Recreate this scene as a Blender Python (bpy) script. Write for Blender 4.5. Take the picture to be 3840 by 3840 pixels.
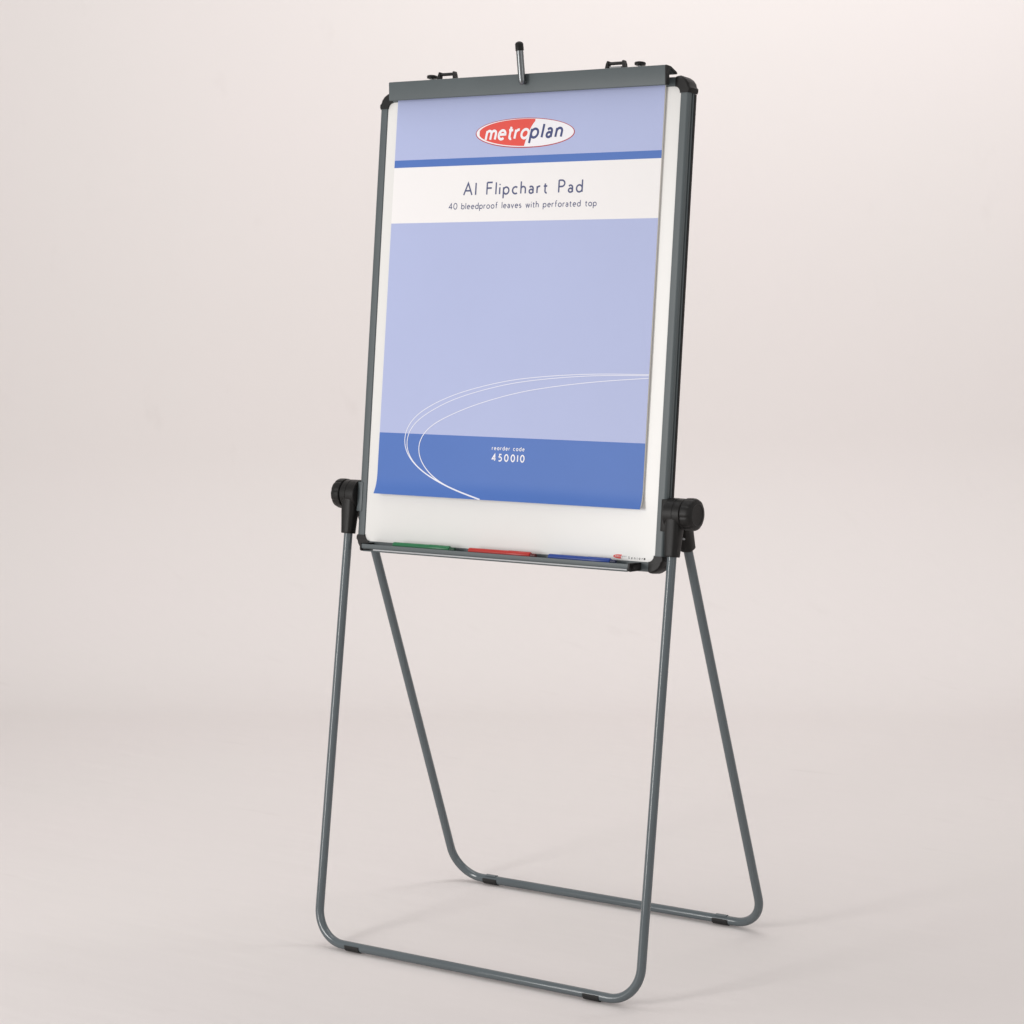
import bpy, bmesh, math, random
from mathutils import Vector, Matrix, noise
random.seed(7)
sc = bpy.context.scene
col = sc.collection
for o in list(bpy.data.objects):
    bpy.data.objects.remove(o)

# ------------------------------------------------------------------ camera
cam_d = bpy.data.cameras.new('camera')
cam = bpy.data.objects.new('camera', cam_d)
col.objects.link(cam)
cam.location = (2.58102, -3.53979, 1.55854)
cam.rotation_mode = 'XYZ'
cam.rotation_euler = (1.40375, 0.05536, 0.61957)
cam_d.sensor_fit = 'HORIZONTAL'
cam_d.sensor_width = 36.0
cam_d.lens = 36.0 * 9133.465 / 3840.0
cam_d.clip_start = 0.05
cam_d.clip_end = 200
sc.camera = cam

# ------------------------------------------------------------------ world and studio lamps
w = bpy.data.worlds.new('World')
sc.world = w
w.use_nodes = True
wb = w.node_tree.nodes['Background']
wb.inputs[0].default_value = (1.0, 0.985, 0.975, 1)
wb.inputs[1].default_value = 0.56

VIEW = Vector((-0.5807, 0.8141, 0))      # horizontal viewing direction
SIDE = Vector((0.8141, 0.5807, 0))       # to the right of the picture

def softbox(name, loc, target, sx, sy, power, colour=(1, 0.97, 0.94)):
    l = bpy.data.lights.new(name, 'AREA')
    l.shape = 'RECTANGLE'
    l.size = sx
    l.size_y = sy
    l.energy = power
    l.color = colour
    ob = bpy.data.objects.new(name, l)
    col.objects.link(ob)
    ob.location = loc
    d = Vector(target) - Vector(loc)
    ob.rotation_euler = d.to_track_quat('-Z', 'Y').to_euler()
    return ob

def stage(side, ahead, z):
    v = SIDE * side + VIEW * ahead
    return (v.x, v.y, z)

softbox('studio_softbox_left', stage(-3.3, -1.95, 1.50), (0, 0, 0.9), 0.9, 2.2, 77, (1, 0.98, 0.965))
softbox('studio_softbox_right', stage(2.6, -2.5, 1.75), (0, 0.2, 0.9), 0.9, 1.8, 11, (1, 0.98, 0.97))
softbox('studio_softbox_overhead', stage(-0.2, 0.2, 4.4), stage(0, 0.4, 0), 2.6, 2.6, 4, (1, 0.985, 0.98))
softbox('studio_softbox_backdrop', stage(0.6, 0.45, 3.1), stage(0.45, 2.2, 1.6), 3.2, 0.7, 38, (1, 0.985, 0.985))

sc.view_settings.view_transform = 'Standard'
sc.view_settings.look = 'None'
sc.view_settings.gamma = 1
sc.view_settings.exposure = 0
sc.view_settings.use_curve_mapping = False

# ------------------------------------------------------------------ materials
def lin(r, g, b):
    f = lambda c: (c / 255 / 12.92) if c / 255 <= 0.04045 else ((c / 255 + 0.055) / 1.055) ** 2.4
    return (f(r), f(g), f(b), 1)

def mat(name, colour, rough=0.5, metal=0.0, spec=0.5, grain=0.0, grain_scale=400, var=0.0, var_scale=6, coat=0.0, rvar=0.0):
    m = bpy.data.materials.new(name)
    m.use_nodes = True
    nt = m.node_tree
    b = nt.nodes['Principled BSDF']
    b.inputs['Base Color'].default_value = colour
    b.inputs['Roughness'].default_value = rough
    b.inputs['Metallic'].default_value = metal
    b.inputs['Specular IOR Level'].default_value = spec
    b.inputs['Coat Weight'].default_value = coat
    b.inputs['Coat Roughness'].default_value = 0.15
    tc = nt.nodes.new('ShaderNodeTexCoord')
    if grain:
        n = nt.nodes.new('ShaderNodeTexNoise')
        n.inputs['Scale'].default_value = grain_scale
        n.inputs['Detail'].default_value = 3
        bp = nt.nodes.new('ShaderNodeBump')
        bp.inputs['Strength'].default_value = grain
        bp.inputs['Distance'].default_value = 0.001
        nt.links.new(tc.outputs['Object'], n.inputs['Vector'])
        nt.links.new(n.outputs['Fac'], bp.inputs['Height'])
        nt.links.new(bp.outputs['Normal'], b.inputs['Normal'])
    if var:
        n2 = nt.nodes.new('ShaderNodeTexNoise')
        n2.inputs['Scale'].default_value = var_scale
        n2.inputs['Detail'].default_value = 4
        hs = nt.nodes.new('ShaderNodeMixRGB')
        hs.inputs[1].default_value = tuple(c * (1 - var) for c in colour[:3]) + (1,)
        hs.inputs[2].default_value = tuple(min(1, c * (1 + var)) for c in colour[:3]) + (1,)
        nt.links.new(tc.outputs['Object'], n2.inputs['Vector'])
        nt.links.new(n2.outputs['Fac'], hs.inputs[0])
        nt.links.new(hs.outputs[0], b.inputs['Base Color'])
    if rvar:
        n3 = nt.nodes.new('ShaderNodeTexNoise')
        n3.inputs['Scale'].default_value = 7
        n3.inputs['Detail'].default_value = 6
        n3.inputs['Distortion'].default_value = 1.2
        mr = nt.nodes.new('ShaderNodeMapRange')
        mr.inputs['From Min'].default_value = 0.3
        mr.inputs['From Max'].default_value = 0.7
        mr.inputs['To Min'].default_value = rough - rvar
        mr.inputs['To Max'].default_value = rough + rvar
        nt.links.new(tc.outputs['Object'], n3.inputs['Vector'])
        nt.links.new(n3.outputs['Fac'], mr.inputs['Value'])
        nt.links.new(mr.outputs['Result'], b.inputs['Roughness'])
    return m

M = {}
M['paint'] = mat('grey_green_paint', (0.084, 0.101, 0.106, 1), 0.42, 0, 0.4, 0.10, 900, 0.08, 14)
M['tube'] = mat('grey_green_tube_paint', (0.096, 0.116, 0.126, 1), 0.16, 0, 0.55, 0.05, 700, 0.10, 9, rvar=0.06)
M['black'] = mat('black_plastic', (0.0075, 0.0069, 0.0064, 1), 0.42, 0, 0.27, 0.22, 1300, 0.2, 60)
M['rubber'] = mat('black_rubber', (0.012, 0.012, 0.012, 1), 0.6, 0, 0.4, 0.2, 1500)
M['chrome'] = mat('brushed_metal', (0.20, 0.21, 0.215, 1), 0.30, 1.0, 0.5, 0.05, 900)
M['greymetal'] = mat('dull_grey_metal', (0.25, 0.25, 0.25, 1), 0.38, 0.6, 0.5)
M['pale_grey'] = mat('pale_grey_finish', (0.42, 0.43, 0.44, 1), 0.3)  # bracket plate, plus the painted tray highlight and socket gap light
M['board'] = mat('whiteboard_enamel', (0.775, 0.768, 0.748, 1), 0.22, 0, 0.28, 0.015, 60, 0.006, 3, rvar=0.025)
M['paper'] = mat('white_print', (0.835, 0.815, 0.81, 1), 0.55, 0, 0.3, 0.05, 900, 0.008, 8)
M['pages'] = mat('paper_edges', (0.74, 0.72, 0.66, 1), 0.8, 0, 0.2, 0.1, 1500)
M['lavender'] = mat('lavender_print', (0.415, 0.464, 0.695, 1), 0.45, 0, 0.3, 0.05, 700, 0.02, 7)
M['blue'] = mat('blue_print', (0.074, 0.165, 0.475, 1), 0.45, 0, 0.28, 0.05, 700, 0.05, 6)
M['navy'] = mat('navy_ink', (0.050, 0.065, 0.185, 1), 0.5, 0, 0.3)
M['slate'] = mat('slate_ink', (0.080, 0.094, 0.195, 1), 0.5, 0, 0.3)
M['ink_white'] = mat('white_ink', (0.84, 0.83, 0.86, 1), 0.5, 0, 0.3)
M['ink_line'] = mat('pale_line_ink', (0.78, 0.79, 0.88, 1), 0.5, 0, 0.3)
M['red'] = mat('red_ink', (0.72, 0.066, 0.046, 1), 0.45, 0, 0.4, 0, 0, 0.05, 30)
M['maroon'] = mat('maroon_ink', (0.45, 0.06, 0.07, 1), 0.5, 0, 0.3)
M['char'] = mat('charcoal_ink', (0.03, 0.03, 0.03, 1), 0.5, 0, 0.3)
M['greyink'] = mat('grey_ink', (0.35, 0.35, 0.37, 1), 0.5, 0, 0.3)
M['pen_green'] = mat('green_plastic', (0.012, 0.165, 0.060, 1), 0.35, 0, 0.5, 0, 0, 0.06, 40)
M['pen_red'] = mat('red_plastic', (0.50, 0.022, 0.014, 1), 0.35, 0, 0.5, 0, 0, 0.06, 40)
M['pen_blue'] = mat('blue_plastic', (0.010, 0.050, 0.29, 1), 0.35, 0, 0.5, 0, 0, 0.06, 40)
M['pen_green_dark'] = mat('dark_green_plastic', (0.006, 0.06, 0.025, 1), 0.4)
M['pen_red_dark'] = mat('dark_red_plastic', (0.11, 0.012, 0.01, 1), 0.4)
M['pen_blue_dark'] = mat('dark_blue_plastic', (0.006, 0.012, 0.06, 1), 0.4)

def backdrop_material():
    m = mat('seamless_paper', (0.745, 0.705, 0.685, 1), 0.9, 0, 0.15)
    nt = m.node_tree
    b = nt.nodes['Principled BSDF']
    tc = nt.nodes['Texture Coordinate']
    # very faint mottling of the paper
    n = nt.nodes.new('ShaderNodeTexNoise')
    n.inputs['Scale'].default_value = 1.7
    n.inputs['Detail'].default_value = 5
    mx = nt.nodes.new('ShaderNodeMixRGB')
    mx.inputs[1].default_value = (0.734, 0.702, 0.682, 1)
    mx.inputs[2].default_value = (0.750, 0.700, 0.690, 1)
    nt.links.new(tc.outputs['Object'], n.inputs['Vector'])
    nt.links.new(n.outputs['Fac'], mx.inputs[0])
    nt.links.new(mx.outputs[0], b.inputs['Base Color'])
    # a few faint scuffs, and slack ripples in the sheet
    mp = nt.nodes.new('ShaderNodeMapping')
    mp.inputs['Scale'].default_value = (2.2, 9.0, 2.2)
    mp.inputs['Rotation'].default_value = (0, 0, 0.55)
    sn = nt.nodes.new('ShaderNodeTexNoise')
    sn.inputs['Scale'].default_value = 2.1
    sn.inputs['Detail'].default_value = 6
    rp = nt.nodes.new('ShaderNodeValToRGB')
    rp.color_ramp.elements[0].position = 0.66
    rp.color_ramp.elements[0].color = (1, 1, 1, 1)
    rp.color_ramp.elements[1].position = 0.78
    rp.color_ramp.elements[1].color = (0.965, 0.962, 0.96, 1)
    mul = nt.nodes.new('ShaderNodeMixRGB')
    mul.blend_type = 'MULTIPLY'
    mul.inputs[0].default_value = 1.0
    nt.links.new(tc.outputs['Object'], mp.inputs['Vector'])
    nt.links.new(mp.outputs['Vector'], sn.inputs['Vector'])
    nt.links.new(sn.outputs['Fac'], rp.inputs['Fac'])
    nt.links.new(mx.outputs[0], mul.inputs[1])
    nt.links.new(rp.outputs[0], mul.inputs[2])
    nt.links.new(mul.outputs[0], b.inputs['Base Color'])
    rn = nt.nodes.new('ShaderNodeTexNoise')
    rn.inputs['Scale'].default_value = 1.3
    rn.inputs['Detail'].default_value = 2
    rb = nt.nodes.new('ShaderNodeBump')
    rb.inputs['Strength'].default_value = 1.0
    rb.inputs['Distance'].default_value = 0.0028
    nt.links.new(mp.outputs['Vector'], rn.inputs['Vector'])
    nt.links.new(rn.outputs['Fac'], rb.inputs['Height'])
    # fibre relief
    g = nt.nodes.new('ShaderNodeTexNoise')
    g.inputs['Scale'].default_value = 160
    g.inputs['Detail'].default_value = 4
    bp = nt.nodes.new('ShaderNodeBump')
    bp.inputs['Strength'].default_value = 0.12
    bp.inputs['Distance'].default_value = 0.001
    nt.links.new(tc.outputs['Object'], g.inputs['Vector'])
    nt.links.new(g.outputs['Fac'], bp.inputs['Height'])
    nt.links.new(rb.outputs['Normal'], bp.inputs['Normal'])
    nt.links.new(bp.outputs['Normal'], b.inputs['Normal'])
    return m
M['backdrop'] = backdrop_material()

# ------------------------------------------------------------------ helpers
def build(name, verts, faces, material, parent=None, smooth=True, angle=35, mats=None, fmat=None):
    me = bpy.data.meshes.new(name)
    me.from_pydata([tuple(v) for v in verts], [], faces)
    bm = bmesh.new()
    bm.from_mesh(me)
    bmesh.ops.recalc_face_normals(bm, faces=bm.faces) if fmat is None else None
    bm.to_mesh(me)
    bm.free()
    return finish(name, me, material, parent, smooth, angle, mats, fmat)

def finish(name, me, material, parent=None, smooth=True, angle=35, mats=None, fmat=None):
    if mats:
        for k in mats:
            me.materials.append(M[k])
    else:
        me.materials.append(M[material])
    if fmat:
        for f, k in zip(me.polygons, fmat):
            f.material_index = k
    if smooth:
        me.polygons.foreach_set('use_smooth', [True] * len(me.polygons))
        me.set_sharp_from_angle(angle=math.radians(angle))
    ob = bpy.data.objects.new(name, me)
    col.objects.link(ob)
    if parent is not None:
        adopt(ob, parent)
    return ob

def adopt(ob, parent):
    mw = ob.matrix_basis.copy()
    ob.parent = parent
    pm = Matrix.Identity(4)
    q = parent
    chain = []
    while q is not None:
        chain.append(q)
        q = q.parent
    for q in reversed(chain):
        pm = pm @ q.matrix_parent_inverse @ q.matrix_basis
    ob.matrix_parent_inverse = pm.inverted()
    ob.matrix_basis = mw

def thing(name, loc, label, cat, group=None):
    e = bpy.data.objects.new(name, None)
    e.empty_display_size = 0.05
    col.objects.link(e)
    e.location = loc
    e['label'] = label
    e['category'] = cat
    if group:
        e['group'] = group
    return e

# the board leans back by TB about a point 0.883 m above the floor
TB = 0.19059
YB, ZP = -0.00162, 0.88289
def B(u, v, o=0.0):
    return Vector((u, YB + v * math.sin(TB) - o * math.cos(TB), ZP + v * math.cos(TB) + o * math.sin(TB)))

def bev_box(name, u0, u1, v0, v1, o0, o1, material, parent=None, bevel=0.0015, seg=2, place=B):
    bm = bmesh.new()
    bmesh.ops.create_cube(bm, size=1)
    for v in bm.verts:
        v.co = Vector((u0 + (v.co.x + .5) * (u1 - u0), v0 + (v.co.y + .5) * (v1 - v0), o0 + (v.co.z + .5) * (o1 - o0)))
    if bevel:
        bmesh.ops.bevel(bm, geom=list(bm.edges), offset=bevel, segments=seg, affect='EDGES', profile=0.5)
    for v in bm.verts:
        v.co = place(*v.co)
    bmesh.ops.recalc_face_normals(bm, faces=bm.faces)
    me = bpy.data.meshes.new(name)
    bm.to_mesh(me)
    bm.free()
    return finish(name, me, material, parent)

def extrude_profile(name, prof, a, b, mapping, material, parent=None, angle=35, smooth=True, caps=True):
    """closed 2d profile swept straight from a to b: mapping(s, p, q) -> point"""
    n = len(prof)
    vs = [mapping(a, *p) for p in prof] + [mapping(b, *p) for p in prof]
    fs = [(i, (i + 1) % n, n + (i + 1) % n, n + i) for i in range(n)]
    if caps:
        fs += [tuple(range(n)), tuple(range(n, 2 * n))]
    return build(name, vs, fs, material, parent, smooth, angle)

def lathe(name, prof, centre, axis, material, parent=None, seg=40, angle=35, lobes=None):
    """prof: list of (distance along axis, radius)"""
    axis = Vector(axis).normalized()
    ref = Vector((0, 0, 1)) if abs(axis.z) < 0.9 else Vector((1, 0, 0))
    e1 = axis.cross(ref).normalized()
    e2 = axis.cross(e1)
    vs, fs = [], []
    for k, (t, r) in enumerate(prof):
        for i in range(seg):
            a = 2 * math.pi * i / seg
            rr = r
            if lobes:
                cnt, depth, lo, hi = lobes
                if lo <= k <= hi:
                    rr = r - depth * max(0, math.cos(cnt * a)) ** 6
            vs.append(Vector(centre) + axis * t + (e1 * math.cos(a) + e2 * math.sin(a)) * rr)
    for k in range(len(prof) - 1):
        for i in range(seg):
            j = (i + 1) % seg
            fs.append((k * seg + i, k * seg + j, (k + 1) * seg + j, (k + 1) * seg + i))
    fs.append(tuple(range(seg)))
    fs.append(tuple((len(prof) - 1) * seg + i for i in range(seg)))
    return build(name, vs, fs, material, parent, True, angle)

def sweep(pts, r, seg=20):
    """round tube along pts, returns verts, faces"""
    pts = [Vector(p) for p in pts]
    n = len(pts)
    tang = []
    for i in range(n):
        a = pts[max(0, i - 1)]
        b = pts[min(n - 1, i + 1)]
        tang.append((b - a).normalized())
    ref = Vector((0, 1, 0)) if abs(tang[0].y) < 0.9 else Vector((1, 0, 0))
    e1 = (ref - tang[0] * ref.dot(tang[0])).normalized()
    vs, fs = [], []
    for i in range(n):
        e1 = (e1 - tang[i] * e1.dot(tang[i])).normalized()
        e2 = tang[i].cross(e1)
        for k in range(seg):
            a = 2 * math.pi * k / seg
            vs.append(pts[i] + (e1 * math.cos(a) + e2 * math.sin(a)) * r)
    for i in range(n - 1):
        for k in range(seg):
            j = (k + 1) % seg
            fs.append((i * seg + k, i * seg + j, (i + 1) * seg + j, (i + 1) * seg + k))
    fs.append(tuple(range(seg)))
    fs.append(tuple((n - 1) * seg + k for k in range(seg)))
    return vs, fs

# ------------------------------------------------------------------ setting: seamless paper sweep
def make_backdrop():
    # profile ahead of the camera: floor, a wide cove, then the upright part
    prof = []
    start, rad, top = 1.66, 0.62, 4.6
    for i in range(60):
        prof.append((-6.5 + (start + 6.5) * i / 60, 0.0))
    for i in range(29):
        a = math.pi / 2 * i / 28
        prof.append((start + rad * math.sin(a), rad - rad * math.cos(a)))
    for i in range(1, 25):
        prof.append((start + rad, rad + (top - rad) * i / 24))
    nx = 120
    half = 4.5
    yaw = math.radians(-13.0)
    vdir = (VIEW * math.cos(yaw) - SIDE * math.sin(yaw))
    sdir = (SIDE * math.cos(yaw) + VIEW * math.sin(yaw))
    vs, fs = [], []
    for (p, z) in prof:
        for i in range(nx + 1):
            s = -half + 2 * half * i / nx
            q = sdir * s + vdir * p
            # slight slackness of the paper where it curves
            f = max(0.0, min(1.0, (p - 0.9) / 1.4))
            dz = 0.010 * f * noise.noise(Vector((s * 0.7, p * 0.5, z * 0.6)))
            vs.append(q + Vector((0, 0, z)) - vdir * dz)
    m = nx + 1
    for k in range(len(prof) - 1):
        for i in range(nx):
            fs.append((k * m + i, k * m + i + 1, (k + 1) * m + i + 1, (k + 1) * m + i))
    ob = build('seamless_backdrop', vs, fs, 'backdrop', None, True, 60)
    ob['kind'] = 'structure'
    ob['label'] = 'pale pinkish grey seamless paper floor curving up into a plain backdrop'
    return ob
make_backdrop()

# ------------------------------------------------------------------ the easel
easel = thing('flipchart_easel', (0, 0, 0), 'grey framed whiteboard easel standing on two bent tube legs', 'easel')

# --- leg frames
AF, AR = 0.224, 0.27081
RT = 0.0083
def leg_frame(sign, ang, half):
    zb = 0.0108
    def P(x, s):            # s: metres down the leg measured by height
        return Vector((x, sign * (ZP - s) * math.tan(ang), s))
    R = 0.062
    # plane coordinates: x, h = length up the slope from the foot bar
    ca = math.cos(ang)
    foot = P(0, zb)
    up = Vector((0, -sign * math.sin(ang), math.cos(ang)))
    def Q(x, h):
        return foot + Vector((x, 0, 0)) + up * h
    top = (0.800 - zb) / ca
    pts = [Q(-half, top), Q(-half, (top + R) / 2), Q(-half, R + 0.02)]
    for i in range(17):
        a = math.pi / 2 * i / 16
        pts.append(Q(-half + R - R * math.cos(a), R - R * math.sin(a)))
    for i in range(1, 8):
        pts.append(Q(-half + R + (2 * half - 2 * R) * i / 8, 0))
    for i in range(17):
        a = math.pi / 2 * i / 16
        pts.append(Q(half - R + R * math.sin(a), R - R * math.cos(a)))
    pts += [Q(half, R + 0.02), Q(half, (top + R) / 2), Q(half, top)]
    vs, fs = sweep(pts, RT, 24)
    leg = build('leg_frame', vs, fs, 'tube', easel, True, 50)
    leg['label'] = 'bent grey tube leg frame, ' + ('front' if sign < 0 else 'rear')
    # black rubber feet wrapped round the lower half of the foot bar
    for xc in (-0.272, 0.267):
        v2, f2 = [], []
        L = 0.0165
        sec = []
        n = 14
        a0, a1 = math.radians(158), math.radians(382)
        ro, ri = RT + 0.0017, RT + 0.0001
        for i in range(n + 1):
            a = a0 + (a1 - a0) * i / n
            y, z = ro * math.cos(a), ro * math.sin(a)
            z = max(z, -ro)
            sec.append((y, z))
        for i in range(n + 1):
            a = a1 + (a0 - a1) * i / n
            sec.append((ri * math.cos(a), ri * math.sin(a)))
        c = foot + Vector((xc, 0, 0))
        def mp(s, y, z, c=c):
            return c + Vector((s, y, z))
        foot_ob = extrude_profile('foot', sec, -L, L, mp, 'rubber', leg, 40)
        # a low saddle clip on top of the tube
        sec2 = []
        b0, b1 = math.radians(55), math.radians(125)
        for i in range(9):
            a = b0 + (b1 - b0) * i / 8
            sec2.append(((RT + 0.0016) * math.cos(a), (RT + 0.0016) * math.sin(a)))
        for i in range(9):
            a = b1 + (b0 - b1) * i / 8
            sec2.append(((RT + 0.0001) * math.cos(a), (RT + 0.0001) * math.sin(a)))
        if sign > 0:
            extrude_profile('saddle_clip', sec2, -0.012, 0.012, mp, 'tube', leg, 40)
    return leg
leg_frame(-1, AF, 0.3622)
leg_frame(1, AR, 0.3588)

# --- board panel
WI, WO = 0.3249, 0.3429
VT, VB = 0.7155, -0.1495
vin_t, vin_b = VT - 0.017, VB + 0.0175
panel = bev_box('whiteboard_panel', -WI - 0.008, WI + 0.008, vin_b - 0.008, vin_t + 0.008, -0.017, -0.0022, 'board', easel, 0.0005, 1)
bev_box('back_panel', -WI - 0.004, WI + 0.004, vin_b - 0.004, vin_t + 0.004, -0.0195, -0.0172, 'greymetal', easel, 0.0003, 1)

# --- frame rails: a rounded nose, a groove down the outer flank
def rail_profile(wd, dp):
    # p: 0 at the inner edge .. wd at the outer edge, q: depth (0 front, negative to the back)
    pr = [(0.0, -0.006), (0.0, -0.0015), (0.0012, -0.0003)]
    pr += [(wd * 0.45, 0.0)]
    for i in range(7):
        a = math.pi / 2 * i / 6
        pr.append((wd - 0.0055 + 0.0055 * math.sin(a), -0.0055 + 0.0055 * math.cos(a)))
    pr += [(wd, -0.0085), (wd - 0.003, -0.0092), (wd - 0.003, -0.0125), (wd, -0.0132), (wd, -dp + 0.003), (wd - 0.003, -dp), (0.002, -dp), (0, -dp + 0.002)]
    return pr
DP = 0.024
prof = rail_profile(WO - WI, DP)
CL = 0.030      # reach of a corner piece along each rail, from the outer edge
extrude_profile('frame_rail', prof, VB + CL - 0.005, VT - CL + 0.005, lambda s, p, q: B(WI + p, s, q), 'paint', easel, 30)
extrude_profile('frame_rail', prof, VB + CL - 0.005, VT - CL + 0.005, lambda s, p, q: B(-WI - p, s, q), 'paint', easel, 30)
extrude_profile('frame_rail', prof, -WO + CL - 0.005, WO - CL + 0.005, lambda s, p, q: B(s, vin_t + p * 0.95, q), 'paint', easel, 30)
extrude_profile('frame_rail', prof, -WO + CL - 0.005, WO - CL + 0.005, lambda s, p, q: B(s, vin_b - p * 0.95, q), 'paint', easel, 30)

for sd in (-1, 1):
    trim = [(WO - WI + 0.0001, -0.0172), (WO - WI + 0.0012, -0.0176), (WO - WI + 0.0012, -DP + 0.001), (WO - WI + 0.0001, -DP + 0.0006)]
    extrude_profile('side_trim', trim, VB + CL, VT - CL, lambda s, p, q: B(sd * (WI + p), s, q), 'black', easel, 30)

def corner(su, sv):
    # black plastic elbow: outer outline cut in facets, inner outline a quarter round
    e = 0.0012
    o_u, o_v = WO + e, (VT if sv > 0 else -VB) + e
    i_u, i_v = WI, (vin_t if sv > 0 else -vin_b)
    ri = 0.0115
    out = [(o_u, o_v - CL - 0.0), (o_u + 0.0015, o_v - CL + 0.004), (o_u + 0.0015, o_v - 0.0215), (o_u - 0.0015, o_v - 0.0185), (o_u - 0.0035, o_v - 0.0125),
           (o_u - 0.0085, o_v - 0.0060), (o_u - 0.0165, o_v - 0.0010), (o_u - 0.0225, o_v + 0.0010), (o_u - CL + 0.003, o_v + 0.0008), (o_u - CL, o_v)]
    inn = [(i_u - (CL - (WO - WI)) , i_v - 0.0006)]
    inn = [(o_u - CL, i_v - 0.0006)]
    cu, cv = i_u - ri, i_v - ri
    for i in range(9):
        a = math.pi / 2 * (1 - i / 8)
        inn.append((cu + ri * math.cos(a) - 0.0006, cv + ri * math.sin(a) - 0.0006))
    inn.append((i_u - 0.0006, o_v - CL))
    outline = out + inn
    n = len(outline)
    cx = sum(p[0] for p in outline) / n
    cy = sum(p[1] for p in outline) / n
    # front face slightly rounded over: three rings
    def ring(shr, depth):
        r = []
        for k, (a, b) in enumerate(outline):
            d = Vector((a - (i_u - 0.002), b - (i_v - 0.002)))
            if k < len(out):
                d2 = Vector((a, b)) - Vector((i_u - ri, i_v - ri))
                d2.normalize()
                r.append((a - d2.x * shr, b - d2.y * shr, depth))
            else:
                r.append((a, b, depth))
        return r
    rings = [ring(0, -DP - 0.001), ring(0, -0.0045), ring(0.0012, -0.0008), ring(0.004, 0.0012)]
    vs, fs = [], []
    for r in rings:
        for (a, b, dd) in r:
            vs.append(B(su * a, sv * b, dd))
    for k in range(len(rings) - 1):
        for i in range(n):
            j = (i + 1) % n
            fs.append((k * n + i, k * n + j, (k + 1) * n + j, (k + 1) * n + i))
    fs.append(tuple(range(n)))
    fs.append(tuple((len(rings) - 1) * n + i for i in range(n)))
    return build('corner_piece', vs, fs, 'black', easel, True, 28)
for su in (-1, 1):
    for sv in (-1, 1):
        corner(su, sv)

# --- pen tray along the bottom rail
TL, TR = -0.300, 0.2955
tray_prof = [(0.0005, -0.1475), (0.0330, -0.1490), (0.0368, -0.1475), (0.0376, -0.1455), (0.0376, -0.1400), (0.0366, -0.1392), (0.0354, -0.1400),
             (0.0352, -0.1445), (0.0335, -0.1458), (0.0040, -0.1443), (0.0005, -0.1438)]
tray = extrude_profile('pen_tray', tray_prof, TL, TR, lambda s, o, v: B(s, v + 0.0028, o), 'paint', easel, 30)
# bead under the lip, its highlight painted pale, with a dark return below
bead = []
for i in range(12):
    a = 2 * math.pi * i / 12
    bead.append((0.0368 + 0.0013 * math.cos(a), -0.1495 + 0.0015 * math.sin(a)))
extrude_profile('tray_bead_highlight', bead, TL + 0.028, TR - 0.002, lambda s, o, v: B(s, v + 0.0028, o), 'pale_grey', tray, 50)
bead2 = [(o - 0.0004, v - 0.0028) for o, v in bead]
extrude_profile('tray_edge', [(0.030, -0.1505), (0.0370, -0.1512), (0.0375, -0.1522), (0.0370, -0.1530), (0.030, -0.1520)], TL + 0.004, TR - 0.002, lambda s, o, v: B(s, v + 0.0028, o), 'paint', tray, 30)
cap_prof = [(0.0008, -0.1500), (0.0335, -0.1528), (0.0372, -0.1515), (0.0384, -0.1480), (0.0384, -0.1392), (0.0366, -0.1380), (0.0200, -0.1368), (0.0008, -0.1365)]
c1 = extrude_profile('tray_end_cap', cap_prof, TR, TR + 0.0035, lambda s, o, v: B(s, v + 0.0028, o), 'black', tray, 30)
extrude_profile('tray_end_cap', cap_prof, TL - 0.0035, TL, lambda s, o, v: B(s, v + 0.0028, o), 'black', tray, 30)
inset = [(0.006, -0.1470), (0.026, -0.1492), (0.030, -0.1475), (0.028, -0.1425), (0.006, -0.1400)]
extrude_profile('cap_recess', inset, TR + 0.0036, TR + 0.0048, lambda s, o, v: B(s, v + 0.0028, o), 'rubber', tray, 30)

# --- clamp bar over the top rail
clamp_prof = [(0.0180, 0.6985), (0.0195, 0.6978), (0.0212, 0.6990), (0.0245, 0.7300), (0.0240, 0.7318), (0.0222, 0.7326), (0.0080, 0.7322),
              (-0.0120, 0.7255), (-0.0135, 0.7235), (-0.0125, 0.7215), (-0.0080, 0.7225), (0.0070, 0.7275), (0.0108, 0.7265), (0.0120, 0.7180), (0.0110, 0.7020), (0.0125, 0.6990)]
CL0, CL1 = -0.3045, 0.3055
clamp = extrude_profile('clamp_bar', clamp_prof, CL0, CL1, lambda s, o, v: B(s, v, o), 'paint', easel, 30)
capp = [(o, v) for o, v in clamp_prof]
extrude_profile('clamp_end_cap', capp, CL1, CL1 + 0.0022, lambda s, o, v: B(s, v, o), 'rubber', clamp, 30)
extrude_profile('clamp_end_cap', capp, CL0 - 0.0012, CL0, lambda s, o, v: B(s, v, o), 'paint', clamp, 30)

# --- release lever standing in front of the clamp bar
lb, lt = B(0.0072, 0.7165, 0.0315), B(0.0030, 0.7730, 0.0385)
ax = (lt - lb).normalized()
ln = (lt - lb).length
rr = 0.0066
pr = [(-0.0052, 0.0008), (-0.0046, 0.0030), (-0.0028, 0.0048), (0.0, rr - 0.0004), (0.004, rr), (ln, rr)]
lever = lathe('release_lever', pr, lb, ax, 'chrome', easel, 32, 40)
rc = 0.0077
lathe('lever_cap', [(0, rc - 0.0012), (0.0008, rc), (0.0125, rc - 0.0002), (0.0150, rc - 0.0016), (0.0166, rc - 0.0045), (0.0172, 0.0008)], lt - ax * 0.002, ax, 'black', lever, 32, 40)
lathe('lever_pivot', [(0, 0.0048), (0.009, 0.0048), (0.0095, 0.0044)], B(0.0072, 0.7175, 0.0195), B(0, 0, 1) - B(0, 0, 0), 'chrome', lever, 24, 40)

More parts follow.
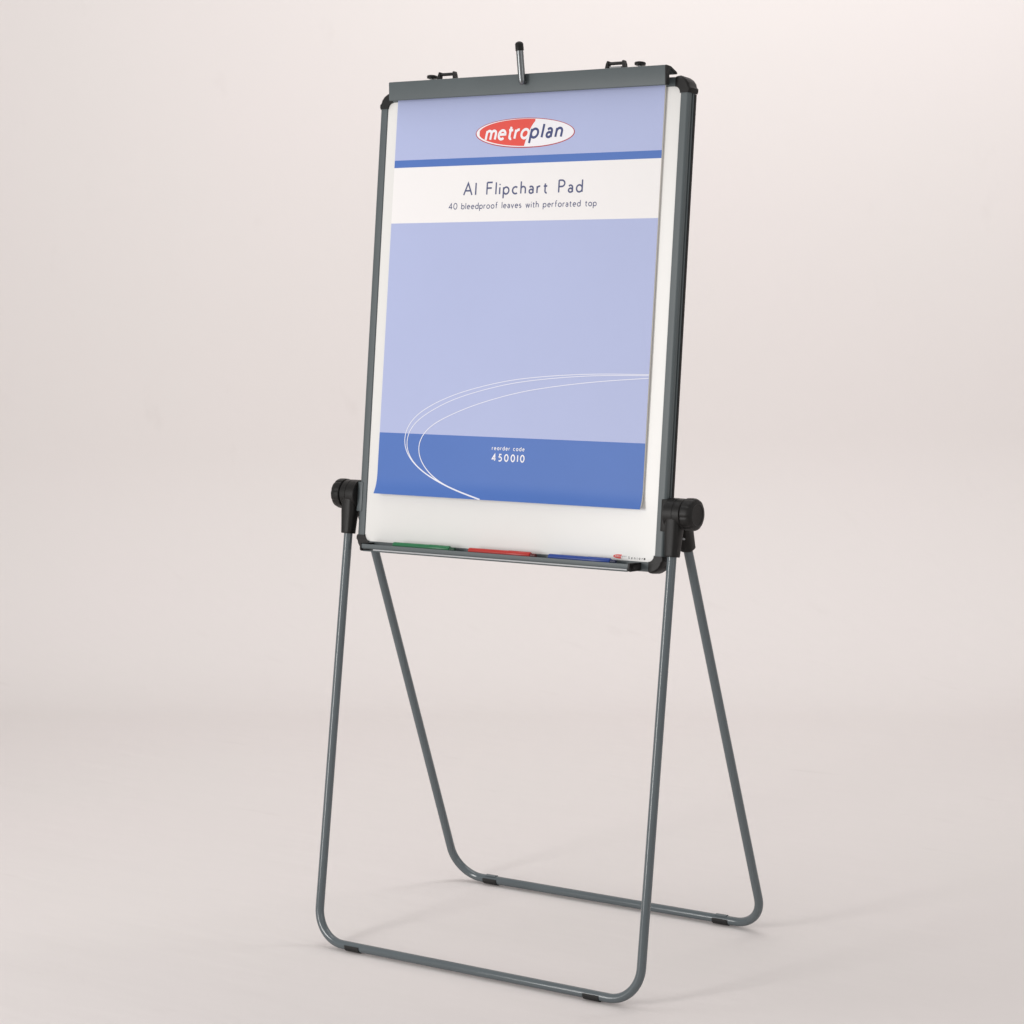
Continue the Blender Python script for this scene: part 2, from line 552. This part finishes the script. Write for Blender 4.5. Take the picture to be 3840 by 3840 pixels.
# --- hinge brackets and pad hooks behind the clamp bar
def hinge(uc, pale):
    o = -0.002
    pts = [B(uc - 0.0175, 0.7455, o), B(uc + 0.0175, 0.7455, o)]
    vs, fs = sweep(pts, 0.0030, 16)
    h = build('hinge_bracket', vs, fs, 'black', easel, True, 50)
    for s in (-1, 1):
        pp = [(s * 0.0145, 0.7495), (s * 0.0175, 0.7500), (s * 0.0200, 0.7440), (s * 0.0225, 0.7300), (s * 0.0165, 0.7300), (s * 0.0150, 0.7400)]
        extrude_profile('bracket_post', pp, o - 0.005, o + 0.004, lambda t, u, v: B(uc + u, v, t), 'black', h, 30)
    if pale:
        bev_box('bracket_plate', uc - 0.0125, uc + 0.0125, 0.7375, 0.7400, o - 0.008, o + 0.003, 'pale_grey', h, 0.0005, 1)
    return h
hinge(-0.1885, False)
hinge(0.1865, True)
for uc in (-0.2240, 0.2368):
    c = B(uc, 0.7330, -0.002)
    upv = B(0, 1, 0) - B(0, 0, 0)
    k = lathe('pad_hook', [(-0.006, 0.0036), (0.006, 0.0036), (0.0062, 0.0050)], c, upv, 'greymetal', easel, 24, 40)
    lathe('hook_knob', [(0.0058, 0.0070), (0.0066, 0.0098), (0.0100, 0.0102), (0.0116, 0.0094), (0.0126, 0.0060), (0.0128, 0.001)], c, upv, 'black', k, 32, 40)

# --- pivots at both sides
AX_Z = 0.8372
def loft_arm(name, x, ang, sign, z_bottom, parent):
    # tapered socket that drops from the barrel along its leg
    vs, fs = [], []
    rows = [(0.846, 0.0150, 0.0150), (0.828, 0.0152, 0.0150), (0.808, 0.0148, 0.0142), (0.790, 0.0136, 0.0130), (z_bottom + 0.0035, 0.0121, 0.0121), (z_bottom + 0.0012, 0.0121, 0.0121), (z_bottom, 0.0112, 0.0112)]
    n = 28
    for (z, a, b) in rows:
        y = sign * (ZP - z) * math.tan(ang)
        c = Vector((x, y, z))
        for i in range(n):
            t = 2 * math.pi * i / n
            ct, st = math.cos(t), math.sin(t)
            e = 0.62
            vs.append(c + Vector((a * math.copysign(abs(ct) ** e, ct), b * math.copysign(abs(st) ** e, st) * math.cos(ang), b * math.copysign(abs(st) ** e, st) * -sign * math.sin(ang) * -1)))
    for k in range(len(rows) - 1):
        for i in range(n):
            j = (i + 1) % n
            fs.append((k * n + i, k * n + j, (k + 1) * n + j, (k + 1) * n + i))
    fs.append(tuple(range(n)))
    fs.append(tuple((len(rows) - 1) * n + i for i in range(n)))
    return build(name, vs, fs, 'black', parent, True, 40)

for s in (-1, 1):
    axis = Vector((s, 0, 0))
    c0 = Vector((s * 0.3455, 0.0, AX_Z))
    barrel = lathe('pivot_housing', [(0, 0.0258), (0.0008, 0.0270), (0.012, 0.0274), (0.0185, 0.0274), (0.0190, 0.0266), (0.0196, 0.0266), (0.0201, 0.0274), (0.0325, 0.0270), (0.0340, 0.0255), (0.0348, 0.0225)],
                   c0, axis, 'black', easel, 48, 30)
    loft_arm('leg_socket', s * 0.3625, AF, -1, 0.7655, barrel)
    loft_arm('leg_socket', s * 0.3595, AR, 1, 0.7680, barrel)
    # clamping knob
    lathe('clamp_knob', [(0.0352, 0.0230), (0.0352, 0.0270), (0.0364, 0.0284), (0.0450, 0.0288), (0.0500, 0.0284), (0.0535, 0.0270), (0.0555, 0.0240), (0.0562, 0.0190), (0.0552, 0.0175), (0.0548, 0.0020)],
          c0, axis, 'black', barrel, 72, 32, lobes=(9, 0.0012, 1, 5))
    # added pale disc: light showing through the gap between the leg sockets
    gap_c = Vector((s * 0.3640, 0.0122, 0.7910))
    lathe('socket_gap_light', [(-0.002, 0.0024), (0.0010, 0.0024), (0.0016, 0.0012)], gap_c, (s * 0.45, -1, 0.25), 'pale_grey', barrel, 16, 40)
    # bracket clasping the frame rail
    v_ax = (AX_Z - ZP) / math.cos(TB)
    br = bev_box('pivot_bracket', s * 0.3340 if s > 0 else -0.3465, s * 0.3475 if s > 0 else -0.3340, v_ax - 0.030, v_ax + 0.026, -DP - 0.002, 0.0016, 'black' if s > 0 else 'paint', easel, 0.0012, 2)
    for dv in (-0.0255, 0.0205):
        bev_box('bracket_tab', min(s * 0.3476, s * 0.3550), max(s * 0.3476, s * 0.3550), v_ax + dv - 0.0042, v_ax + dv + 0.0042, -0.016, 0.0010, 'black' if s > 0 else 'greymetal', br, 0.0010, 2)

# ------------------------------------------------------------------ the pad
PU, P_TOP, P_BOT = 0.297, 0.7260, -0.0410
def pad_o(u, v):
    o = 0.0026
    # hangs a little loose, bottom edge curls towards the viewer
    top = max(0.0, (v - 0.45) / 0.28)
    o += 0.0016 * top * noise.noise(Vector((u * 16 + 0.6 * v, v * 1.6, 5.1)))
    o += 0.0012 * top * math.exp(-((u - 0.012 - 0.03 * (v - 0.6)) / 0.016) ** 2)
    o += 0.0012 * noise.noise(Vector((u * 5, v * 3, 2.3)))
    t = max(0.0, (0.000 - v) / 0.041)
    o += 0.0092 * t ** 2.4 * (0.75 + 0.35 * math.cos(u * 4.5 + 0.4))
    return o
def pad_point(u, v, lift=0.0):
    return B(u - 0.0020, v, pad_o(u, v) + lift)

pad = thing('flipchart_pad', B(0, P_BOT, 0.004), 'lavender and blue covered paper pad clamped to the whiteboard easel', 'paper pad')

def make_pages():
    # block of leaves under the cover, a hair wider on the right
    nu, nv = 30, 70
    vs, fs = [], []
    us = [-PU + 0.0012 + (2 * PU - 0.0012) * i / nu for i in range(nu + 1)]
    vv = [P_BOT + 0.0060 + (P_TOP - P_BOT - 0.006) * j / nv for j in range(nv + 1)]
    for lay in (0, 1):
        for v in vv:
            for u in us:
                vs.append(B(u - 0.0020, v, pad_o(u, v) - (0.0004 if lay == 0 else 0.0036)))
    m = nu + 1
    tot = m * (nv + 1)
    for j in range(nv):
        for i in range(nu):
            a = j * m + i
            fs.append((a, a + 1, a + m + 1, a + m))
            fs.append((tot + a, tot + a + m, tot + a + m + 1, tot + a + 1))
    for i in range(nu):
        fs.append((i, tot + i, tot + i + 1, i + 1))
        a = nv * m + i
        fs.append((a, a + 1, tot + a + 1, tot + a))
    for j in range(nv):
        a = j * m
        fs.append((a, a + m, tot + a + m, tot + a))
        a = j * m + nu
        fs.append((a, tot + a, tot + a + m, a + m))
    return build('page_block', vs, fs, 'pages', pad, True, 40)
make_pages()

BANDS = [(P_BOT, 0.0748, 1), (0.0748, 0.4690, 0), (0.4690, 0.5736, 2), (0.5736, 0.5876, 1), (0.5876, P_TOP, 0)]
def make_cover():
    us = [-PU + 2 * PU * i / 120 for i in range(121)]
    vv, fm_rows = [P_BOT], []
    for a, b, k in BANDS:
        n = max(1, int(round((b - a) / (0.004 if a < 0 else 0.012))))
        for j in range(1, n + 1):
            vv.append(a + (b - a) * j / n)
            fm_rows.append(k)
    vs, fs, fm = [], [], []
    for v in vv:
        for u in us:
            vs.append(pad_point(u, v))
    m = len(us)
    for j in range(len(vv) - 1):
        for i in range(m - 1):
            a = j * m + i
            fs.append((a, a + 1, a + m + 1, a + m))
            fm.append(fm_rows[j])
    return build('cover_sheet', vs, fs, None, pad, True, 40, mats=['lavender', 'blue', 'paper'], fmat=fm)
cover = make_cover()

# --- lettering: monoline strokes laid on the sheet as thin ink
def arc(cx, cy, rx, ry, a0, a1, n=18):
    return [(cx + rx * math.cos(math.radians(a0 + (a1 - a0) * i / n)), cy + ry * math.sin(math.radians(a0 + (a1 - a0) * i / n))) for i in range(n + 1)]

def glyph(ch, H):
    """strokes in units of the x-height, and the width"""
    oval = lambda cx, cy, rx, ry: ('c', arc(cx, cy, rx, ry, 0, 360, 28)[:-1])
    L = lambda *p: ('o', list(p))
    if ch == 'l': return [L((0, 0), (0, H))], 0.0
    if ch == '1': return [L((0, 0), (0, H))], 0.0
    if ch == 'i': return [L((0, 0), (0, 1)), L((0, 1.33), (0, 1.50))], 0.0
    if ch == 'p': return [oval(0.44, 0.5, 0.44, 0.5), L((0, -0.62), (0, 1))], 0.88
    if ch == 'd': return [oval(0.44, 0.5, 0.44, 0.5), L((0.88, 0), (0.88, H))], 0.88
    if ch == 'b': return [oval(0.44, 0.5, 0.44, 0.5), L((0, 0), (0, H))], 0.88
    if ch == 'o': return [oval(0.47, 0.5, 0.47, 0.5)], 0.94
    if ch == 'c': return [('o', arc(0.47, 0.5, 0.47, 0.5, 52, 308))], 0.76
    if ch == 'e': return [('o', [(0.03, 0.54), (0.84, 0.54)] + arc(0.44, 0.5, 0.42, 0.5, 5, 312, 24))], 0.86
    if ch == 'a': return [('o', [(0.06, 0.84)] + arc(0.30, 0.66, 0.32, 0.34, 118, 0, 12) + [(0.62, 0.0)]), oval(0.31, 0.28, 0.30, 0.28)], 0.64
    if ch == 'h': return [L((0, 0), (0, H)), ('o', [(0, 0.62)] + arc(0.36, 0.64, 0.36, 0.36, 170, 0, 14) + [(0.72, 0)])], 0.72
    if ch == 'n': return [L((0, 0), (0, 1)), ('o', [(0, 0.62)] + arc(0.36, 0.64, 0.36, 0.36, 170, 0, 14) + [(0.72, 0)])], 0.72
    if ch == 'm': return [L((0, 0), (0, 1)), ('o', [(0, 0.62)] + arc(0.31, 0.67, 0.31, 0.33, 170, 0, 14) + [(0.62, 0)]), ('o', [(0.62, 0.62)] + arc(0.93, 0.67, 0.31, 0.33, 170, 0, 14) + [(1.24, 0)])], 1.24
    if ch == 'r': return [L((0, 0), (0, 1)), ('o', arc(0.36, 0.58, 0.36, 0.41, 175, 72, 10))], 0.44
    if ch == 't': return [('o', [(0.22, 1.36), (0.22, 0.28)] + arc(0.46, 0.26, 0.24, 0.26, 180, 285, 10)), L((0, 0.98), (0.54, 0.98))], 0.54
    if ch == 'f': return [('o', [(0.22, 0), (0.22, H - 0.32)] + arc(0.50, H - 0.32, 0.28, 0.32, 180, 75, 10)), L((0, 0.98), (0.50, 0.98))], 0.54
    if ch == 'v': return [L((0, 1), (0.38, 0), (0.76, 1))], 0.76
    if ch == 'w': return [L((0, 1), (0.30, 0), (0.60, 1), (0.90, 0), (1.20, 1))], 1.20
    if ch == 's': return [('o', arc(0.28, 0.75, 0.25, 0.25, 45, 250, 12) + arc(0.28, 0.26, 0.27, 0.26, 75, -140, 12))], 0.55
    if ch == 'A': return [L((0, 0), (0.62 * H / 1.6, H), (1.24 * H / 1.6, 0)), L((0.22 * H / 1.6, H * 0.36), (1.02 * H / 1.6, H * 0.36))], 1.24 * H / 1.6
    if ch == 'F': return [L((0, 0), (0, H)), L((0, H), (0.50 * H, H)), L((0, H * 0.53), (0.44 * H, H * 0.53))], 0.50 * H
    if ch == 'P': return [L((0, 0), (0, H)), ('o', [(0, H), (0.22 * H, H)] + arc(0.24 * H, H * 0.74, 0.27 * H, 0.26 * H, 90, -90, 14) + [(0, H * 0.48)])], 0.52 * H
    if ch == 'S': return [('o', arc(0.24 * H, 0.75 * H, 0.22 * H, 0.25 * H, 45, 250, 12) + arc(0.24 * H, 0.26 * H, 0.25 * H, 0.26 * H, 75, -140, 12))], 0.5 * H
    if ch == '0': return [oval(0.32 * H, 0.5 * H, 0.32 * H, 0.5 * H)], 0.64 * H
    if ch == '4': return [L((0.46 * H, 0), (0.46 * H, H), (0, 0.28 * H), (0.64 * H, 0.28 * H))], 0.64 * H
    if ch == '5': return [('o', [(0.50 * H, H), (0.14 * H, H), (0.10 * H, 0.58 * H)] + arc(0.20 * H, 0.31 * H, 0.34 * H, 0.31 * H, 110, -125, 14))], 0.55 * H
    return [], 0.0

LIFT = [0.00025]
def ribbon(pts, hw, closed, place, vs, fs, taper=None):
    n = len(pts)
    if n < 2:
        return
    lift = LIFT[0]
    base = len(vs)
    for i in range(n):
        if closed:
            a, b, c = pts[(i - 1) % n], pts[i], pts[(i + 1) % n]
        else:
            a, b, c = pts[max(0, i - 1)], pts[i], pts[min(n - 1, i + 1)]
        d1 = Vector((b[0] - a[0], b[1] - a[1]))
        d2 = Vector((c[0] - b[0], c[1] - b[1]))
        if d1.length < 1e-9: d1 = d2.copy()
        if d2.length < 1e-9: d2 = d1.copy()
        d1.normalize(); d2.normalize()
        nn = Vector((-(d1.y + d2.y), d1.x + d2.x))
        if nn.length < 1e-6:
            nn = Vector((-d1.y, d1.x))
        nn.normalize()
        k = max(0.45, nn.dot(Vector((-d1.y, d1.x))))
        h = (hw if taper is None else taper(i / (n - 1))) / k
        vs.append(place(b[0] + nn.x * h, b[1] + nn.y * h, lift))
        vs.append(place(b[0] - nn.x * h, b[1] - nn.y * h, lift))
    cnt = n if closed else n - 1
    for i in range(cnt):
        j = (i + 1) % n
        fs.append((base + 2 * i, base + 2 * i + 1, base + 2 * j + 1, base + 2 * j))

def refine(p, closed, step=0.003):
    out = []
    n = len(p)
    for i in range(n if closed else n - 1):
        a, b = p[i], p[(i + 1) % n]
        m = max(1, int(math.hypot(b[0] - a[0], b[1] - a[1]) / step))
        for k in range(m):
            out.append((a[0] + (b[0] - a[0]) * k / m, a[1] + (b[1] - a[1]) * k / m))
    if not closed:
        out.append(p[-1])
    return out

def lettering(name, text, u0, u1, base, xh, H, weight, material, parent, place, shear=0.0, word=0.55, slope=0.0, wide=1.0, lift=0.00016):
    glyphs = [(c, [(k, [(a * wide, b) for a, b in p]) for k, p in glyph(c, H)[0]], glyph(c, H)[1] * wide) for c in text]
    nat = sum(g[2] for g in glyphs) * xh
    gaps = 0.0
    for i in range(len(text) - 1):
        gaps += 1
    words = text.count(' ')
    free = (u1 - u0) - nat - weight - words * word * xh
    gap = free / gaps
    x = u0 + weight / 2
    vs, fs = [], []
    step = 0
    for ch, strokes, wd in glyphs:
        if ch == ' ':
            x += gap + word * xh
            build(name, vs, fs, material, parent, False)
            vs, fs = [], []
            continue
        for kind, p in strokes:
            q = [(x + a * xh + shear * b * xh, base + b * xh + slope * (x - u0)) for a, b in p]
            q = refine(q, kind == 'c')
            LIFT[0] = lift + 0.00004 * (step % 3)
            step += 1
            ribbon(q, weight / 2, kind == 'c', place, vs, fs)
        x += wd * xh + gap
    ob = build(name, vs, fs, material, parent, False)
    return ob

lettering('printed_title', 'A1 Flipchart Pad', -0.1313, 0.1348, 0.5187, 0.0125, 1.76, 0.0030, 'slate', cover, pad_point, wide=1.1, word=0.7)
lettering('printed_subtitle', '40 bleedproof leaves with perforated top', -0.163, 0.166, 0.4931, 0.0066, 1.66, 0.0015, 'slate', cover, pad_point, wide=1.08, word=0.6)
lettering('printed_caption', 'reorder code', -0.0334, 0.0395, 0.0516, 0.0044, 1.55, 0.0012, 'ink_white', cover, pad_point, word=0.5)
lettering('printed_number', '450010', -0.0325, 0.0408, 0.0318, 0.0074, 1.6, 0.0024, 'ink_white', cover, pad_point)

# --- oval emblem
def flat_poly(name, outline, lift, material, parent, place):
    # fan about the centroid
    n = len(outline)
    cu = sum(p[0] for p in outline) / n
    cv = sum(p[1] for p in outline) / n
    vs = [place(cu, cv, lift)] + [place(a, b, lift) for a, b in outline]
    fs = [(0, 1 + i, 1 + (i + 1) % n) for i in range(n)]
    return build(name, vs, fs, material, parent, False)

def tilted_ellipse(cu, cv, a, b, tilt, n=96):
    r = []
    for i in range(n):
        t = 2 * math.pi * i / n
        x, y = a * math.cos(t), b * math.sin(t)
        r.append((cu + x * math.cos(tilt) - y * math.sin(tilt), cv + x * math.sin(tilt) + y * math.cos(tilt)))
    return r
TI = -0.022

def printed_emblem():
    vs, fs, fm = [], [], []
    def strip(pairs, lift, k, rows=8):
        # pairs: (x, upper, lower) columns, laid as a fine grid that follows the sheet
        prev = None
        for x, yu, yl in pairs:
            cur = []
            for j in range(rows + 1):
                cur.append(len(vs))
                vs.append(pad_point(x, yl + (yu - yl) * j / rows, lift))
            if prev:
                for j in range(rows):
                    fs.append((prev[j], cur[j], cur[j + 1], prev[j + 1]))
                    fm.append(k)
            prev = cur
    def oval_cols(cu, cv, a, b, n=80):
        r = []
        for i in range(n + 1):
            t = math.pi * (1 - i / n)
            x = a * math.cos(t)
            h = b * math.sin(t)
            r.append((cu + x, cv + x * math.tan(TI) + h, cv + x * math.tan(TI) - h))
        return r
    strip(oval_cols(0.0004, 0.6290, 0.1106, 0.0274), 0.00014, 0)
    strip(oval_cols(0.0004, 0.6293, 0.1086, 0.0258), 0.00026, 1)
    # red left half: an inset oval cut off by an S-shaped line
    red = []
    el = tilted_ellipse(0.0035, 0.6296, 0.1062, 0.0246, TI, 200)
    split = [(0.0268, 0.6530), (0.0195, 0.6455), (0.0135, 0.6365), (0.0098, 0.6285), (0.0058, 0.6195), (0.0030, 0.6110), (0.0018, 0.6050)]
    # left arc from the top of the split round to its foot
    arcp = [p for k, p in enumerate(el) if p[0] < (0.026 if p[1] > 0.629 else 0.0015)]
    top = sorted([p for p in arcp if p[1] >= 0.629], key=lambda p: -p[0])
    bot = sorted([p for p in arcp if p[1] < 0.629], key=lambda p: p[0])
    red = top + bot + split[::-1]
    # triangulate safely as strips between upper and lower outline
    ups = top
    n = 60
    def on(poly, x):
        for (a, b) in zip(poly, poly[1:]):
            lo, hi = (a, b) if a[0] <= b[0] else (b, a)
            if lo[0] <= x <= hi[0] and hi[0] > lo[0]:
                f = (x - lo[0]) / (hi[0] - lo[0])
                return lo[1] + f * (hi[1] - lo[1])
        return None
    x0 = min(p[0] for p in arcp) + 0.00005
    x1 = 0.0262
    lower = bot + split[::-1]
    cols = []
    for i in range(n + 1):
        t = i / n
        x = x0 + (x1 - x0) * (t * t * 0.35 + t * 0.65)
        yu = on(ups, x)
        yl = on(lower, x)
        if yu is None or yl is None:
            continue
        cols.append((x, max(yu, yl), yl))
    strip(cols, 0.00038, 2)
    return build('printed_emblem', vs, fs, None, cover, False, mats=['maroon', 'ink_white', 'red'], fmat=fm)
printed_emblem()
lettering('printed_name', 'metro', -0.0890, 0.0110, 0.6192, 0.0160, 1.5, 0.0047, 'ink_white', cover, pad_point, shear=0.2, wide=1.06, lift=0.0005)
lettering('printed_name', 'plan', 0.0120, 0.0835, 0.6196, 0.0158, 1.52, 0.0044, 'navy', cover, pad_point, shear=0.2, wide=1.06, slope=-0.01, lift=0.0005)

# --- three sweeping lines
def smooth_curve(pts, n=160, it=40):
    P = [Vector(p).to_2d() if len(p) == 2 else Vector(p) for p in pts]
    P = [Vector((p[0], p[1])) for p in pts]
    res = []
    for i in range(len(P) - 1):
        p0, p1, p2, p3 = P[max(0, i - 1)], P[i], P[i + 1], P[min(len(P) - 1, i + 2)]
        for k in range(24):
            t = k / 24
            res.append(0.5 * ((2 * p1) + (p2 - p0) * t + (2 * p0 - 5 * p1 + 4 * p2 - p3) * t * t + (3 * p1 - p0 - 3 * p2 + p3) * t ** 3))
    res.append(P[-1])
    d = [0.0]
    for a, b in zip(res, res[1:]):
        d.append(d[-1] + (b - a).length)
    out, j = [], 0
    for i in range(n + 1):
        s = d[-1] * i / n
        while j < len(d) - 2 and d[j + 1] < s:
            j += 1
        f = (s - d[j]) / max(1e-9, d[j + 1] - d[j])
        out.append(res[j].lerp(res[j + 1], min(1, max(0, f))))
    for _ in range(it):
        out = [out[0]] + [(out[i - 1] + out[i + 1]) * 0.25 + out[i] * 0.5 for i in range(1, n)] + [out[-1]]
    return [(p.x, p.y) for p in out]
C1 = [(0.2968, 0.1953), (0.164, 0.1934), (0.0324, 0.1835), (-0.0517, 0.1693), (-0.1371, 0.1463), (-0.2059, 0.1148), (-0.2345, 0.087), (-0.2408, 0.0583), (-0.2309, 0.0359), (-0.1985, 0.0088), (-0.1543, -0.0119), (-0.104, -0.0279), (-0.0475, -0.0407)]
C2 = [(0.2968, 0.1934), (0.1642, 0.1902), (0.0328, 0.178), (-0.0512, 0.1623), (-0.1365, 0.1379), (-0.2051, 0.1035), (-0.2275, 0.0835), (-0.2352, 0.0600), (-0.2290, 0.0360), (-0.1985, 0.0095), (-0.1543, -0.0113), (-0.104, -0.0273), (-0.0475, -0.0404)]
C3 = [(0.2968, 0.1889), (0.1651, 0.1781), (0.034, 0.1601), (-0.0666, 0.1355), (-0.1346, 0.1112), (-0.1757, 0.0917), (-0.1993, 0.0711), (-0.2066, 0.0482), (-0.1999, 0.0286), (-0.1805, 0.0067), (-0.1500, -0.0128), (-0.104, -0.0275), (-0.0475, -0.0407)]
for i, (c, w0) in enumerate(((C1, 0.00062), (C2, 0.00062), (C3, 0.00066))):
    vs, fs = [], []
    LIFT[0] = 0.00026 + 0.00005 * i
    ribbon(smooth_curve(c), w0, False, pad_point, vs, fs, taper=lambda t, w0=w0: w0 * (1.0 + 0.8 * max(0, t - 0.55) / 0.45))
    build('printed_line', vs, fs, 'ink_line', cover, False)

# --- small maker's mark printed on the board, lower right
def board_point(u, v, lift=0.0):
    return B(u, v, -0.0022 + lift)
def maker_mark():
    vs, fs = [], []
    n = 30
    # red half oval with a pointed right end
    out = []
    for i in range(n + 1):
        a = math.radians(70 + 220 * i / n)
        out.append((0.2510 + 0.0130 * math.cos(a), -0.1256 + 0.0037 * math.sin(a)))
    out += [(0.2540, -0.1266), (0.2568, -0.1226)]
    cu = sum(p[0] for p in out) / len(out)
    cv = sum(p[1] for p in out) / len(out)
    vs.append(board_point(cu, cv, 0.0002))
    vs += [board_point(a, b, 0.0002) for a, b in out]
    for i in range(len(out)):
        fs.append((0, 1 + i, 1 + (i + 1) % len(out)))
    mk = build('printed_mark', vs, fs, 'red', panel, False)
    lettering('printed_mark_text', 'metro', 0.2425, 0.2560, -0.1263, 0.0019, 1.5, 0.00045, 'ink_white', panel, lambda u, v, l=0: board_point(u, v, l + 0.0002))
    lettering('printed_mark_text', 'plan', 0.2570, 0.2660, -0.1260, 0.0019, 1.5, 0.00045, 'greyink', panel, board_point)
    lettering('printed_model_text', 'Senior', 0.2700, 0.3000, -0.1285, 0.0026, 1.5, 0.00075, 'char', panel, board_point)
    lettering('printed_model_text', '0', 0.3022, 0.3050, -0.1285, 0.0022, 1.5, 0.0011, 'char', panel, lambda u, v, l=0: board_point(u, v, l), word=0) if False else None
    bev_box('printed_model_text', 0.3020, 0.3052, -0.1286, -0.1252, -0.0021, -0.0019, 'char', panel, 0, 1)
maker_mark()

# ------------------------------------------------------------------ marker pens lying in the tray
def marker(u0, u1, key, colour):
    o, v = 0.0180, -0.1352
    base = B((u0 + u1) / 2, v - 0.006, o)
    t = thing('marker_pen', base, colour + ' marker pen lying in the tray under the whiteboard', 'marker pen', 'marker pens in the easel tray')
    c = B(u0, v, o)
    Lg = u1 - u0
    r = 0.0058
    axis = Vector((1, 0, 0))
    lathe('barrel', [(0, r - 0.0016), (0.0012, r - 0.0002), (0.003, r), (Lg * 0.62, r), (Lg * 0.622, r - 0.0004)], c, axis, key, t, 28, 35)
    lathe('cap', [(Lg * 0.622, r + 0.0001), (Lg * 0.625, r + 0.0005), (Lg - 0.006, r + 0.0003), (Lg - 0.0045, r - 0.0006), (Lg - 0.004, r - 0.0022)], c, axis, key, t, 28, 35)
    lathe('end_plug', [(Lg - 0.0039, r - 0.0018), (Lg + 0.006, r - 0.0020), (Lg + 0.0068, r - 0.0030)], c, axis, key + '_dark', t, 24, 35)
marker(-0.2385, -0.1020, 'pen_green', 'green')
marker(-0.0628, 0.0795, 'pen_red', 'red')
marker(0.1150, 0.2510, 'pen_blue', 'blue')

# ------------------------------------------------------------------ render settings
sc.render.engine = 'CYCLES'
